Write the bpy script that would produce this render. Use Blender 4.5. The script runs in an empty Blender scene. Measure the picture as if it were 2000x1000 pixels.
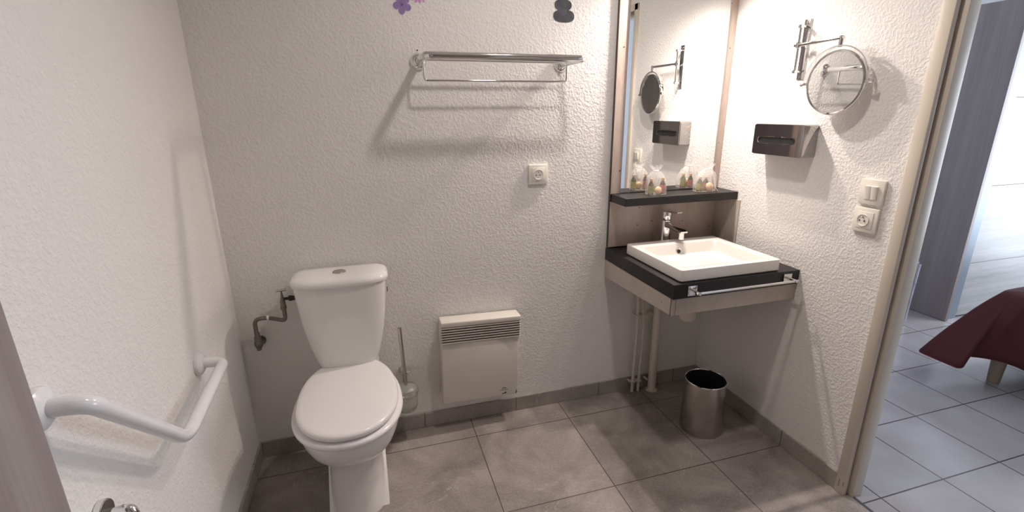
import bpy, bmesh, math, random
from mathutils import Vector, Matrix
PI = math.pi
S = bpy.context.scene
COL = S.collection
W = 2.184           # width of the bathroom
H = 2.5             # ceiling height
BED_X0 = 2.245      # bedroom side of the party wall
random.seed(4)

# ------------------------------------------------------------------ materials
def new_mat(name):
    m = bpy.data.materials.new(name); m.use_nodes = True
    nt = m.node_tree
    for n in list(nt.nodes): nt.nodes.remove(n)
    out = nt.nodes.new('ShaderNodeOutputMaterial')
    p = nt.nodes.new('ShaderNodeBsdfPrincipled')
    nt.links.new(p.outputs[0], out.inputs[0])
    return m, nt, p

def setp(p, col=None, rough=None, metal=None, **k):
    if col is not None: p.inputs['Base Color'].default_value = (*col, 1)
    if rough is not None: p.inputs['Roughness'].default_value = rough
    if metal is not None: p.inputs['Metallic'].default_value = metal
    for a, v in k.items(): p.inputs[a].default_value = v

def N(nt, kind, **k):
    n = nt.nodes.new(kind)
    for a, v in k.items():
        if a in n.inputs: n.inputs[a].default_value = v
        else: setattr(n, a, v)
    return n

def coords(nt, scale=(1, 1, 1), rot=(0, 0, 0)):
    g = nt.nodes.new('ShaderNodeNewGeometry')
    mp = nt.nodes.new('ShaderNodeMapping')
    mp.inputs['Scale'].default_value = scale; mp.inputs['Rotation'].default_value = rot
    nt.links.new(g.outputs['Position'], mp.inputs['Vector'])
    return mp.outputs[0]

def plain(name, col, rough=.5, metal=0., var=.04, scale=12, bump=0., bscale=80, **k):
    """principled with a faint procedural unevenness of colour and, if wished, a bump"""
    m, nt, p = new_mat(name); setp(p, col, rough, metal, **k)
    v = coords(nt)
    n = N(nt, 'ShaderNodeTexNoise', Scale=scale, Detail=4.); nt.links.new(v, n.inputs['Vector'])
    r = N(nt, 'ShaderNodeMapRange'); r.inputs['To Min'].default_value = 1 - var; r.inputs['To Max'].default_value = 1 + var
    nt.links.new(n.outputs['Fac'], r.inputs['Value'])
    mx = N(nt, 'ShaderNodeVectorMath', operation='SCALE'); mx.inputs[0].default_value = col
    nt.links.new(r.outputs[0], mx.inputs['Scale']); nt.links.new(mx.outputs[0], p.inputs['Base Color'])
    if bump:
        b = N(nt, 'ShaderNodeTexNoise', Scale=bscale, Detail=3.); nt.links.new(v, b.inputs['Vector'])
        bb = N(nt, 'ShaderNodeBump', Strength=1., Distance=bump); nt.links.new(b.outputs['Fac'], bb.inputs['Height'])
        nt.links.new(bb.outputs[0], p.inputs['Normal'])
    return m

def mat_roughcast(name, col, dist=.0009, scale=100., stretch=(1, 1, 1)):
    m, nt, p = new_mat(name); setp(p, col, .75)
    v = coords(nt, stretch)
    w = N(nt, 'ShaderNodeTexNoise', Scale=9., Detail=2.); nt.links.new(v, w.inputs['Vector'])
    wa = N(nt, 'ShaderNodeMixRGB', blend_type='ADD'); wa.inputs[0].default_value = .012
    nt.links.new(v, wa.inputs[1]); nt.links.new(w.outputs['Color'], wa.inputs[2])
    a = N(nt, 'ShaderNodeTexNoise', Scale=scale, Detail=2.5, Roughness=.55); nt.links.new(wa.outputs[0], a.inputs['Vector'])
    b = N(nt, 'ShaderNodeTexNoise', Scale=scale * 2.6, Detail=2.); nt.links.new(v, b.inputs['Vector'])
    cr = N(nt, 'ShaderNodeValToRGB'); cr.color_ramp.elements[0].position = .38; cr.color_ramp.elements[1].position = .66
    cr.color_ramp.interpolation = 'EASE'
    nt.links.new(a.outputs['Fac'], cr.inputs[0])
    ad = N(nt, 'ShaderNodeMath', operation='MULTIPLY_ADD'); ad.inputs[1].default_value = .35
    nt.links.new(b.outputs['Fac'], ad.inputs[0]); nt.links.new(cr.outputs[0], ad.inputs[2])
    bb = N(nt, 'ShaderNodeBump', Strength=1., Distance=dist); nt.links.new(ad.outputs[0], bb.inputs['Height'])
    nt.links.new(bb.outputs[0], p.inputs['Normal'])
    n = N(nt, 'ShaderNodeTexNoise', Scale=3., Detail=3.); nt.links.new(v, n.inputs['Vector'])
    r = N(nt, 'ShaderNodeMapRange'); r.inputs['To Min'].default_value = .96; r.inputs['To Max'].default_value = 1.02
    nt.links.new(n.outputs['Fac'], r.inputs['Value'])
    mx = N(nt, 'ShaderNodeVectorMath', operation='SCALE'); mx.inputs[0].default_value = col
    nt.links.new(r.outputs[0], mx.inputs['Scale']); nt.links.new(mx.outputs[0], p.inputs['Base Color'])
    return m

def grid_mask(nt, pos, x0, y0, s, g, axes=(0, 1), sy=None):
    """1 on the joints of a square tile grid"""
    sep = N(nt, 'ShaderNodeSeparateXYZ'); nt.links.new(pos, sep.inputs[0])
    outs = []
    for ax, o, st in ((axes[0], x0, s), (axes[1], y0, sy or s)):
        a = N(nt, 'ShaderNodeMath', operation='SUBTRACT'); nt.links.new(sep.outputs[ax], a.inputs[0]); a.inputs[1].default_value = o - st * 40.5
        b = N(nt, 'ShaderNodeMath', operation='MODULO'); nt.links.new(a.outputs[0], b.inputs[0]); b.inputs[1].default_value = st
        c = N(nt, 'ShaderNodeMath', operation='SUBTRACT'); nt.links.new(b.outputs[0], c.inputs[0]); c.inputs[1].default_value = st / 2
        d = N(nt, 'ShaderNodeMath', operation='ABSOLUTE'); nt.links.new(c.outputs[0], d.inputs[0])
        e = N(nt, 'ShaderNodeMath', operation='LESS_THAN'); nt.links.new(d.outputs[0], e.inputs[0]); e.inputs[1].default_value = g / 2
        outs.append(e.outputs[0])
    m = N(nt, 'ShaderNodeMath', operation='MAXIMUM'); nt.links.new(outs[0], m.inputs[0]); nt.links.new(outs[1], m.inputs[1])
    return m.outputs[0]

def ramp(nt, fac, stops):
    cr = N(nt, 'ShaderNodeValToRGB'); e = cr.color_ramp.elements
    while len(e) < len(stops): e.new(.5)
    for i, (pp, c) in enumerate(stops): e[i].position = pp; e[i].color = (*c, 1)
    nt.links.new(fac, cr.inputs[0]); return cr.outputs[0]

def mixc(nt, fac, a, b, mode='MIX'):
    m = N(nt, 'ShaderNodeMixRGB', blend_type=mode)
    for i, v in ((0, fac), (1, a), (2, b)):
        if isinstance(v, (int, float)): m.inputs[i].default_value = v
        elif isinstance(v, tuple): m.inputs[i].default_value = (*v, 1)
        else: nt.links.new(v, m.inputs[i])
    return m.outputs[0]

def mat_stone(name, joints=None, base=((.19, .162, .148), (.30, .262, .242), (.42, .37, .345))):
    m, nt, p = new_mat(name); setp(p, (.3, .26, .24), .42)
    v = coords(nt)
    n = N(nt, 'ShaderNodeTexNoise', Scale=4.2, Detail=8., Roughness=.62, Distortion=.6); nt.links.new(v, n.inputs['Vector'])
    c = ramp(nt, n.outputs['Fac'], [(.34, base[0]), (.5, base[1]), (.66, base[2])])
    f = N(nt, 'ShaderNodeTexNoise', Scale=130., Detail=3.); nt.links.new(v, f.inputs['Vector'])
    c = mixc(nt, .22, c, ramp(nt, f.outputs['Fac'], [(.35, (.14, .12, .11)), (.65, (.42, .39, .37))]))
    # pale mineral veins
    vn = N(nt, 'ShaderNodeTexNoise', Scale=1.7, Detail=5., Roughness=.7, Distortion=1.2); nt.links.new(coords(nt, (1, 1, 1), (0, 0, .7)), vn.inputs['Vector'])
    ab = N(nt, 'ShaderNodeMath', operation='SUBTRACT'); nt.links.new(vn.outputs['Fac'], ab.inputs[0]); ab.inputs[1].default_value = .5
    a2 = N(nt, 'ShaderNodeMath', operation='ABSOLUTE'); nt.links.new(ab.outputs[0], a2.inputs[0])
    a3 = N(nt, 'ShaderNodeMath', operation='LESS_THAN'); nt.links.new(a2.outputs[0], a3.inputs[0]); a3.inputs[1].default_value = .0022
    gt = N(nt, 'ShaderNodeTexNoise', Scale=2.3, Detail=4.); nt.links.new(v, gt.inputs['Vector'])
    g2 = N(nt, 'ShaderNodeMath', operation='GREATER_THAN'); nt.links.new(gt.outputs['Fac'], g2.inputs[0]); g2.inputs[1].default_value = .53
    mu = N(nt, 'ShaderNodeMath', operation='MULTIPLY'); nt.links.new(a3.outputs[0], mu.inputs[0]); nt.links.new(g2.outputs[0], mu.inputs[1])
    m3 = N(nt, 'ShaderNodeMath', operation='MULTIPLY'); nt.links.new(mu.outputs[0], m3.inputs[0]); m3.inputs[1].default_value = .35
    c = mixc(nt, m3.outputs[0], c, (.6, .56, .53))
    if joints:
        gm = grid_mask(nt, N_pos(nt), *joints)
        c = mixc(nt, gm, c, (.075, .055, .045))
        bb = N(nt, 'ShaderNodeBump', Strength=1., Distance=.0015, invert=True); nt.links.new(gm, bb.inputs['Height'])
        nt.links.new(bb.outputs[0], p.inputs['Normal'])
    nt.links.new(c, p.inputs['Base Color'])
    return m

def N_pos(nt):
    return nt.nodes.new('ShaderNodeNewGeometry').outputs['Position']

def mat_grain(name, cols, axis='z', scale=7., rough=.5, spots=False, fine=.3, long=.06):
    """streaky wood or laminate; the grain runs along one axis"""
    m, nt, p = new_mat(name); setp(p, cols[0], rough)
    sc = {'x': (long, 1, 1), 'y': (1, long, 1), 'z': (1, 1, long)}[axis]
    v = coords(nt, sc)
    n = N(nt, 'ShaderNodeTexNoise', Scale=scale, Detail=6., Roughness=.6, Distortion=.35); nt.links.new(v, n.inputs['Vector'])
    c = ramp(nt, n.outputs['Fac'], [(.3, cols[0]), (.5, cols[1]), (.7, cols[2])])
    f = N(nt, 'ShaderNodeTexNoise', Scale=scale * 14, Detail=3.); nt.links.new(v, f.inputs['Vector'])
    c = mixc(nt, fine, c, ramp(nt, f.outputs['Fac'], [(.35, cols[0]), (.65, cols[2])]))
    if spots:
        vo = N(nt, 'ShaderNodeTexVoronoi', Scale=17.); nt.links.new(coords(nt), vo.inputs['Vector'])
        lt = N(nt, 'ShaderNodeMath', operation='LESS_THAN'); nt.links.new(vo.outputs['Distance'], lt.inputs[0]); lt.inputs[1].default_value = .055
        c = mixc(nt, lt.outputs[0], c, (.05, .035, .03))
    nt.links.new(c, p.inputs['Base Color'])
    return m

def mat_emit(name, col, s):
    m = bpy.data.materials.new(name); m.use_nodes = True; nt = m.node_tree
    for n in list(nt.nodes): nt.nodes.remove(n)
    o = nt.nodes.new('ShaderNodeOutputMaterial'); e = nt.nodes.new('ShaderNodeEmission')
    e.inputs[0].default_value = (*col, 1); e.inputs[1].default_value = s
    nt.links.new(e.outputs[0], o.inputs[0]); return m

M = {}
M['wall'] = mat_roughcast('roughcast_white', (.80, .782, .765))
M['ceiling'] = plain('ceiling_paint', (.8, .79, .77), .8)
M['stone_floor'] = mat_stone('taupe_stoneware', (.9154, -.143, .4545, .0035, (0, 1), .4600))
M['stone_base_x'] = mat_stone('taupe_stoneware_skirting_x', (.699, .3, .4465, .003, (0, 2), 5.), ((.28, .255, .23), (.335, .305, .28), (.39, .36, .33)))
M['stone_base_y'] = mat_stone('taupe_stoneware_skirting_y', (-.143, .3, .46, .003, (1, 2), 5.), ((.28, .255, .23), (.335, .305, .28), (.39, .36, .33)))
M['ceramic'] = plain('white_ceramic', (.80, .79, .775), .09, var=.01, scale=3)
M['ceramic_basin'] = plain('white_basin_ceramic', (.76, .73, .69), .08, var=.01, scale=3)
M['plastic'] = plain('white_gloss_plastic', (.82, .80, .80), .16, var=.01)
M['cream'] = plain('cream_plastic', (.78, .745, .68), .35, var=.02)
M['heater'] = plain('heater_enamel', (.70, .66, .60), .38, var=.02)
M['heater_dark'] = plain('heater_inside', (.02, .018, .017), .6)
M['chrome'] = plain('chrome', (.80, .80, .80), .07, 1., var=.02)
M['chrome_dark'] = plain('dark_polished_steel', (.40, .375, .37), .05, 1., var=.03)
M['steel_polished'] = plain('polished_steel', (.46, .44, .43), .10, 1., var=.02)
M['steel'] = plain('brushed_steel', (.50, .46, .43), .26, 1., var=.08, scale=30)
M['mirror'] = plain('mirror_silver', (.90, .91, .90), .003, 1., var=.002)
M['black'] = plain('black_rubber', (.012, .012, .012), .5)
M['bin_inside'] = plain('bin_inside_black', (.01, .01, .01), .6)
M['laminate_dark'] = mat_grain('black_wood_laminate', ((.005, .0045, .005), (.009, .008, .0085), (.022, .018, .019)), 'x', 9., .45)
M['concrete'] = mat_grain('concrete_look_laminate', ((.40, .305, .26), (.50, .405, .355), (.60, .51, .46)), 'z', 5., .42, spots=True, fine=.25, long=.25)
M['concrete_side'] = mat_grain('concrete_look_laminate_side', ((.42, .37, .31), (.50, .44, .38), (.57, .51, .45)), 'z', 5., .45, fine=.2, long=.25)
M['edge_dark'] = plain('panel_edge', (.10, .075, .065), .6)
M['grey_pipe'] = plain('oxidised_brass', (.22, .195, .17), .38, .75, var=.25, scale=60)
M['white_pipe'] = plain('painted_pipe', (.66, .60, .53), .42, var=.03)
M['frame'] = plain('cream_door_frame_paint', (.62, .56, .48), .42, var=.05, scale=6)
M['grab'] = plain('white_nylon', (.80, .80, .82), .17, var=.01)
M['paper'] = plain('toilet_paper', (.86, .85, .84), .9, bump=.0005, bscale=300)
M['violet'] = mat_grain('violet_print', ((.20, .13, .33), (.30, .20, .45), (.38, .28, .55)), 'z', 60., .5, long=1.)
M['violet_dark'] = plain('violet_centre_print', (.16, .10, .24), .5)
M['pink'] = mat_grain('pink_print', ((.55, .15, .50), (.70, .32, .66), (.85, .62, .82)), 'z', 90., .5, long=.6)
M['magenta'] = plain('magenta_print', (.36, .07, .30), .5)
M['pebble'] = mat_grain('pebble_print', ((.028, .028, .036), (.05, .05, .062), (.12, .12, .15)), 'z', 24., .5, long=1.)
M['glass_frost'] = plain('frosted_glass', (.92, .92, .88), .35, var=.01, **{'Transmission Weight': .85, 'IOR': 1.45})
M['green_glass'] = plain('green_bottle', (.07, .075, .03), .12, var=.1)
M['brown_glass'] = plain('brown_bottle', (.10, .045, .03), .12, var=.1)
M['label_green'] = plain('olive_label', (.40, .36, .06), .5, var=.12, scale=90)
M['label_pink'] = plain('pink_label', (.55, .22, .17), .5, var=.1, scale=90)
M['cap'] = plain('beige_cap', (.68, .45, .22), .35)
M['soap'] = plain('beige_soap', (.80, .56, .36), .5, var=.12, scale=40)
M['ribbon'] = plain('white_ribbon', (.85, .83, .80), .4)
M['bed_tile'] = None
M['burgundy'] = plain('burgundy_cover', (.058, .005, .006), .85, var=.1, scale=20, bump=.0004, bscale=700)
M['burgundy_hem'] = plain('burgundy_piping', (.20, .03, .03), .8)
M['mattress'] = plain('mattress_fabric', (.6, .58, .55), .9)
M['leg_wood'] = plain('beech_leg', (.34, .25, .18), .5, var=.1)
M['dark_wood'] = mat_grain('grey_brown_wood', ((.20, .165, .165), (.27, .23, .228), (.34, .30, .295)), 'z', 13., .45, fine=.25, long=.03)
M['added_door'] = mat_grain('added_door_wood', ((.21, .19, .175), (.26, .24, .22), (.31, .285, .265)), 'z', 10., .5, long=.04)
M['light_wood'] = mat_grain('bleached_wood', ((.30, .30, .30), (.42, .42, .42), (.52, .52, .52)), 'x', 16., .4, fine=.25, long=.04)
M['alu'] = plain('blue_grey_aluminium', (.20, .25, .30), .4, .3)
M['bed_wall'] = plain('bedroom_paint', (.70, .73, .78), .8)
M['acrylic'] = plain('clear_acrylic', (.90, .92, 1.), .04, var=.0, **{'Transmission Weight': .9, 'IOR': 1.49})
M['lamp_white'] = plain('lamp_housing', (.75, .75, .75), .4)
M['bulb_warm'] = mat_emit('halogen_bulb', (1., .84, .70), 30.)
M['dark_strip'] = plain('threshold_strip', (.12, .11, .11), .4, .6)
M['pane'] = plain('window_glass', (1, 1, 1), .0, var=0., **{'Transmission Weight': 1., 'IOR': 1.0})

def bedroom_tiles():
    m, nt, p = new_mat('pale_bedroom_tile'); setp(p, (.5, .5, .52), .22)
    v = coords(nt)
    n = N(nt, 'ShaderNodeTexNoise', Scale=4., Detail=6.); nt.links.new(v, n.inputs['Vector'])
    c = ramp(nt, n.outputs['Fac'], [(.35, (.385, .355, .355)), (.65, (.45, .425, .43))])
    gm = grid_mask(nt, N_pos(nt), 2.9642, -.6257, .3302, .0055, (0, 1), .332)
    c = mixc(nt, gm, c, (.09, .075, .08))
    bb = N(nt, 'ShaderNodeBump', Strength=1., Distance=.001, invert=True); nt.links.new(gm, bb.inputs['Height'])
    nt.links.new(bb.outputs[0], p.inputs['Normal'])
    nt.links.new(c, p.inputs['Base Color']); return m
M['bed_tile'] = bedroom_tiles()

def organza():
    m = bpy.data.materials.new('white_organza'); m.use_nodes = True; nt = m.node_tree
    for n in list(nt.nodes): nt.nodes.remove(n)
    o = nt.nodes.new('ShaderNodeOutputMaterial'); mx = nt.nodes.new('ShaderNodeMixShader')
    t = nt.nodes.new('ShaderNodeBsdfTransparent'); a = nt.nodes.new('ShaderNodeAddShader')
    d = nt.nodes.new('ShaderNodeBsdfDiffuse'); d.inputs[0].default_value = (.55, .53, .52, 1)
    tr = nt.nodes.new('ShaderNodeBsdfTranslucent'); tr.inputs[0].default_value = (.4, .39, .38, 1)
    nt.links.new(d.outputs[0], a.inputs[0]); nt.links.new(tr.outputs[0], a.inputs[1])
    n = nt.nodes.new('ShaderNodeTexNoise'); n.inputs['Scale'].default_value = 60
    nt.links.new(coords(nt, (1, 1, .3)), n.inputs['Vector'])
    r = nt.nodes.new('ShaderNodeMapRange'); r.inputs['From Min'].default_value = .3; r.inputs['From Max'].default_value = .7
    r.inputs['To Min'].default_value = .14; r.inputs['To Max'].default_value = .36
    nt.links.new(n.outputs['Fac'], r.inputs[0]); nt.links.new(r.outputs[0], mx.inputs[0])
    nt.links.new(t.outputs[0], mx.inputs[1]); nt.links.new(a.outputs[0], mx.inputs[2]); nt.links.new(mx.outputs[0], o.inputs[0])
    return m
M['organza'] = organza()

# ------------------------------------------------------------------ mesh helpers
def nb(): return bmesh.new()

def box(bm, x0, x1, y0, y1, z0, z1, bev=0., seg=2, rot=None):
    r = bmesh.ops.create_cube(bm, size=1.)
    vs = r['verts']
    c = Vector(((x0 + x1) / 2, (y0 + y1) / 2, (z0 + z1) / 2))
    for v in vs: v.co = Vector((v.co.x * (x1 - x0), v.co.y * (y1 - y0), v.co.z * (z1 - z0))) + c
    if bev:
        es = list({e for v in vs for e in v.link_edges})
        bmesh.ops.bevel(bm, geom=es, offset=bev, segments=seg, profile=.5, affect='EDGES')
    return bm

def loft(bm, rings, cap0=True, cap1=True, close=True):
    R = [[bm.verts.new(p) for p in ring] for ring in rings]
    n = len(R[0])
    for a, b in zip(R, R[1:]):
        for i in range(n if close else n - 1):
            j = (i + 1) % n
            bm.faces.new((a[i], a[j], b[j], b[i]))
    if cap0: bm.faces.new(list(reversed(R[0])))
    if cap1: bm.faces.new(R[-1])
    return R

def lathe(bm, c, prof, axis='z', n=32, cap0=True, cap1=True):
    """prof: (radius, height) pairs; c the foot; axis a letter or vector"""
    ax = Vector({'x': (1, 0, 0), 'y': (0, 1, 0), 'z': (0, 0, 1)}.get(axis, (0, 0, 1)) if isinstance(axis, str) else axis).normalized(); q = Vector((0, 0, 1)).rotation_difference(ax)
    c = Vector(c)
    rings = [[c + q @ Vector((r * math.cos(2 * PI * i / n), r * math.sin(2 * PI * i / n), h)) for i in range(n)] for r, h in prof]
    loft(bm, rings, cap0, cap1); return bm

def cyl(bm, c, r, h, axis='z', n=32, bev=0.):
    b = min(bev, r * .9, abs(h) * .45)
    pr = [(r - b, 0), (r, b), (r, h - b), (r - b, h)] if b else [(r, 0), (r, h)]
    return lathe(bm, c, pr, axis, n)

def fillet(pts, rad, k=7):
    """round the inner corners of a polyline"""
    pts = [Vector(p) for p in pts]
    out = [pts[0]]
    rads = rad if isinstance(rad, (list, tuple)) else [rad] * (len(pts) - 2)
    for i in range(1, len(pts) - 1):
        p = pts[i]; a = (pts[i - 1] - p); b = (pts[i + 1] - p)
        r = min(rads[i - 1], a.length * .49, b.length * .49)
        A = p + a.normalized() * r; B = p + b.normalized() * r
        for t in range(k + 1):
            t /= k
            out.append(A * (1 - t) ** 2 + p * 2 * t * (1 - t) + B * t ** 2)
    out.append(pts[-1]); return out

def tube(bm, pts, r, n=14, cap=True):
    pts = [Vector(p) for p in pts]; rings = []
    t0 = (pts[1] - pts[0]).normalized()
    up = Vector((0, 0, 1)) if abs(t0.z) < .9 else Vector((1, 0, 0))
    u = t0.cross(up).normalized(); prev = t0
    for i, p in enumerate(pts):
        t = ((pts[i] - pts[i - 1]).normalized() if i else t0) + ((pts[i + 1] - pts[i]).normalized() if i < len(pts) - 1 else Vector())
        t.normalize()
        u = prev.rotation_difference(t) @ u; u = (u - t * u.dot(t)).normalized(); prev = t
        w = t.cross(u); rr = r[i] if isinstance(r, (list, tuple)) else r
        rings.append([p + (u * math.cos(2 * PI * k / n) + w * math.sin(2 * PI * k / n)) * rr for k in range(n)])
    loft(bm, rings, cap, cap); return bm

def prism(bm, poly, axis, a, b, bev=0.):
    """poly: 2D points in the plane normal to axis (x: yz, y: xz, z: xy), extruded from a to b"""
    def P(p, h):
        return {'x': (h, p[0], p[1]), 'y': (p[0], h, p[1]), 'z': (p[0], p[1], h)}[axis]
    lo = [bm.verts.new(P(p, a)) for p in poly]; hi = [bm.verts.new(P(p, b)) for p in poly]
    n = len(poly)
    fs = [bm.faces.new((lo[i], lo[(i + 1) % n], hi[(i + 1) % n], hi[i])) for i in range(n)]
    f1 = bm.faces.new(list(reversed(lo))); f2 = bm.faces.new(hi)
    if bev:
        es = list({e for f in (f1, f2) for e in f.edges})
        bmesh.ops.bevel(bm, geom=es, offset=bev, segments=2, profile=.5, affect='EDGES')
    return bm

def rrect(x0, x1, y0, y1, r, k=5):
    pts = []
    for cx, cy, a0 in ((x1 - r, y1 - r, 0), (x0 + r, y1 - r, PI / 2), (x0 + r, y0 + r, PI), (x1 - r, y0 + r, 1.5 * PI)):
        for i in range(k + 1):
            a = a0 + PI / 2 * i / k; pts.append((cx + r * math.cos(a), cy + r * math.sin(a)))
    return pts

def sring(cx, cy, hx, hf, hb, z, nf=2., nback=2., n=56, clampb=None):
    """superellipse ring: half width hx, reach hf to the front (-y) and hb to the back (+y)"""
    out = []
    for i in range(n):
        a = 2 * PI * i / n; c, s = math.cos(a), math.sin(a)
        e, h = (nf, hf) if s < 0 else (nback, hb)
        x = hx * math.copysign(abs(c) ** (2 / e), c); y = h * math.copysign(abs(s) ** (2 / e), s)
        if clampb is not None: y = min(y, clampb - cy)
        out.append((cx + x, cy + y, z))
    return out

ORG = {}
def obj(name, bm, mat, parent=None, smooth=True, angle=35, label=None, loc=None):
    """link a mesh; bm is in world coordinates"""
    bmesh.ops.recalc_face_normals(bm, faces=bm.faces[:])
    if parent is not None: o0 = ORG[parent.name]
    elif loc is not None: o0 = Vector(loc)
    else:
        xs = [v.co for v in bm.verts]
        o0 = Vector(((min(v.x for v in xs) + max(v.x for v in xs)) / 2, (min(v.y for v in xs) + max(v.y for v in xs)) / 2, min(v.z for v in xs)))
    bmesh.ops.translate(bm, verts=bm.verts[:], vec=-o0)
    me = bpy.data.meshes.new(name); bm.to_mesh(me); bm.free()
    me.materials.append(M[mat] if isinstance(mat, str) else mat)
    if smooth:
        me.shade_smooth(); me.set_sharp_from_angle(angle=math.radians(angle))
    o = bpy.data.objects.new(name, me); COL.objects.link(o)
    if parent is not None: o.parent = parent; ORG[o.name] = o0
    else: o.location = o0; ORG[o.name] = o0
    if label: o['label'] = label
    return o

def tag(o, label, cat, group=None):
    o['label'] = label; o['category'] = cat
    if group: o['group'] = group
    return o

def thing(name, label, cat, loc, group=None):
    o = bpy.data.objects.new(name, None); COL.objects.link(o); o.location = loc; o.empty_display_size = .05
    ORG[o.name] = Vector(loc)
    return tag(o, label, cat, group)

def struct(name, bm, mat, parent=None, **k):
    o = obj(name, bm, mat, parent, **k)
    if parent is None: o['kind'] = 'structure'
    return o

# ------------------------------------------------------------------ room shell
REAR = -2.75
D0, D1, DH = -.870, -1.72, 2.03      # outer limits of the door frame and its head
bm = nb(); box(bm, -.1, 2.207, REAR - .1, .1, -.1, 0); struct('floor', bm, 'stone_floor', smooth=False)
bm = nb(); box(bm, 2.2075, 5.7, -4.1, .85, -.1, -.0005); struct('floor.001', bm, 'bed_tile', smooth=False)
bm = nb(); box(bm, -.1, 2.2445, REAR - .1, .1, H, H + .1); struct('ceiling', bm, 'ceiling', smooth=False)
bm = nb(); box(bm, 2.245, 5.7, -4.1, .85, H, H + .1); struct('ceiling.001', bm, 'ceiling', smooth=False)
bm = nb(); box(bm, -.1, 2.2, 0, .1, 0, H); struct('wall_back', bm, 'wall', smooth=False)
bm = nb(); box(bm, -.1, 0, REAR, 0, 0, H); struct('wall_left', bm, 'wall', smooth=False)
bm = nb(); box(bm, -.1, 2.2, REAR - .1, REAR, 0, H); struct('wall_rear', bm, 'wall', smooth=False)
bm = nb()
box(bm, W, BED_X0, D0 - .001, 0.1, 0, H); box(bm, W, BED_X0, REAR, D1 + .001, 0, H); box(bm, W, BED_X0, D1 + .001, D0 - .001, DH - .001, H)
struct('wall_right', bm, 'wall', smooth=False)
# bedroom walls, with a window in the wall behind the bed
bm = nb(); box(bm, 2.245, 5.7, .75, .85, 0, H); struct('wall_bedroom_back', bm, 'bed_wall', smooth=False)
bm = nb()
WY0, WY1, WZ0, WZ1 = -2.1, -.15, .12, 2.15
box(bm, 5.6, 5.7, -4., WY0, 0, H); box(bm, 5.6, 5.7, WY1, .75, 0, H); box(bm, 5.6, 5.7, WY0, WY1, 0, WZ0); box(bm, 5.6, 5.7, WY0, WY1, WZ1, H)
struct('wall_bedroom_right', bm, 'bed_wall', smooth=False)
bm = nb(); box(bm, 2.245, 5.7, -4.1, -4., 0, H); struct('wall_bedroom_rear', bm, 'bed_wall', smooth=False)
bm = nb(); box(bm, 2.2449, 2.2455, -4., REAR, 0, H); struct('wall_bedroom_left', bm, 'bed_wall', smooth=False)
bm = nb()
for y in (WY0 + .025, (WY0 + WY1) / 2, WY1 - .025): box(bm, 5.62, 5.68, y - .025, y + .025, WZ0, WZ1)
for z in (WZ0 + .025, WZ1 - .025): box(bm, 5.62, 5.68, WY0, WY1, z - .025, z + .025)
struct('window_1', bm, 'lamp_white', smooth=False)

bm = nb(); box(bm, .62, 1.62, REAR - .01, REAR + .02, .0005, 2.08, .003); box(bm, .68, 1.56, REAR + .0205, REAR + .028, .0010, 2.02)  # added door on the unseen rear wall, dark so the chrome reflects it
rd = struct('added_dark_door', bm, 'added_door')
# skirting tiles
HB = .0745
def skirt(name, x0, x1, y0, y1, mat):
    bm = nb(); box(bm, x0, x1, y0, y1, 0.0003, HB, .0015, 1); struct(name, bm, mat)
skirt('baseboard_back', .0085, W - .0085, -.008, 0, 'stone_base_x')
skirt('baseboard_left', 0, .0085, REAR, 0, 'stone_base_y')
skirt('baseboard_right', W - .0085, W, D0 + .0005, 0, 'stone_base_y')
skirt('baseboard_rear', 1.62, W - .0085, REAR, REAR + .008, 'stone_base_x')

# door frame: outer face, rebate and inner face
bm = nb()
def jamb(sgn, ye):
    y = lambda d: ye - sgn * d
    for (x0, x1, d) in ((W - .012, 2.190, .037), (2.190, 2.200, .022), (2.200, 2.2475, .054)):
        a, b = sorted((y(0), y(d))); box(bm, x0, x1, a, b, 0.0005, DH, .002, 2)
jamb(1, D0); jamb(-1, D1)
for (x0, x1, d) in ((W - .012, 2.190, .037), (2.190, 2.200, .022), (2.200, 2.2475, .054)):
    box(bm, x0, x1, D1, D0, DH - d, DH + .0002, .002, 2)
fr = struct('door_1', bm, 'frame'); fr['label'] = 'cream painted metal door frame between bathroom and bedroom'
for y0, z0, z1 in ((-.884, .028, .062), (-.901, .040, .058)):
    bm = nb(); box(bm, W - .0124, W - .0118, y0 - .001, y0 + .0008, z0, z1); obj('paint_chip', bm, 'edge_dark', fr, label='dark paint chip')
bm = nb(); box(bm, 2.203, 2.2125, D1 + .055, D0 - .055, -.0002, .0015); struct('trim_1', bm, 'dark_strip')

# ------------------------------------------------------------------ toilet
tx = .407
t = thing('toilet', 'white close-coupled toilet with closed lid standing against the back wall', 'toilet', (tx, -.35, 0))
bm = nb()
secs = [  # z, half width, front y, back y, exponent front, exponent back
    (.0006, .1085, -.475, -.06, 2.6, 5), (.02, .108, -.470, -.06, 2.6, 5), (.08, .102, -.445, -.07, 2.6, 5), (.15, .098, -.425, -.08, 2.6, 5),
    (.195, .099, -.430, -.09, 2.5, 5), (.225, .106, -.458, -.095, 2.4, 5), (.25, .120, -.495, -.10, 2.3, 4.5), (.28, .1395, -.533, -.105, 2.2, 4),
    (.31, .155, -.562, -.11, 2.2, 3.6), (.345, .168, -.586, -.11, 2.15, 3.2), (.38, .1755, -.602, -.11, 2.15, 3.), (.397, .176, -.606, -.11, 2.15, 3.), (.404, .170, -.600, -.112, 2.15, 3.)]
rings = []
for z, hx, yf, yb, nf, n2 in secs:
    cy = -.36 if z > .2 else -.30
    rings.append(sring(tx, cy, hx, cy - yf, yb - cy, z, nf, n2))
loft(bm, rings)
bowl = obj('bowl', bm, 'ceramic', t, angle=60)
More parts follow.
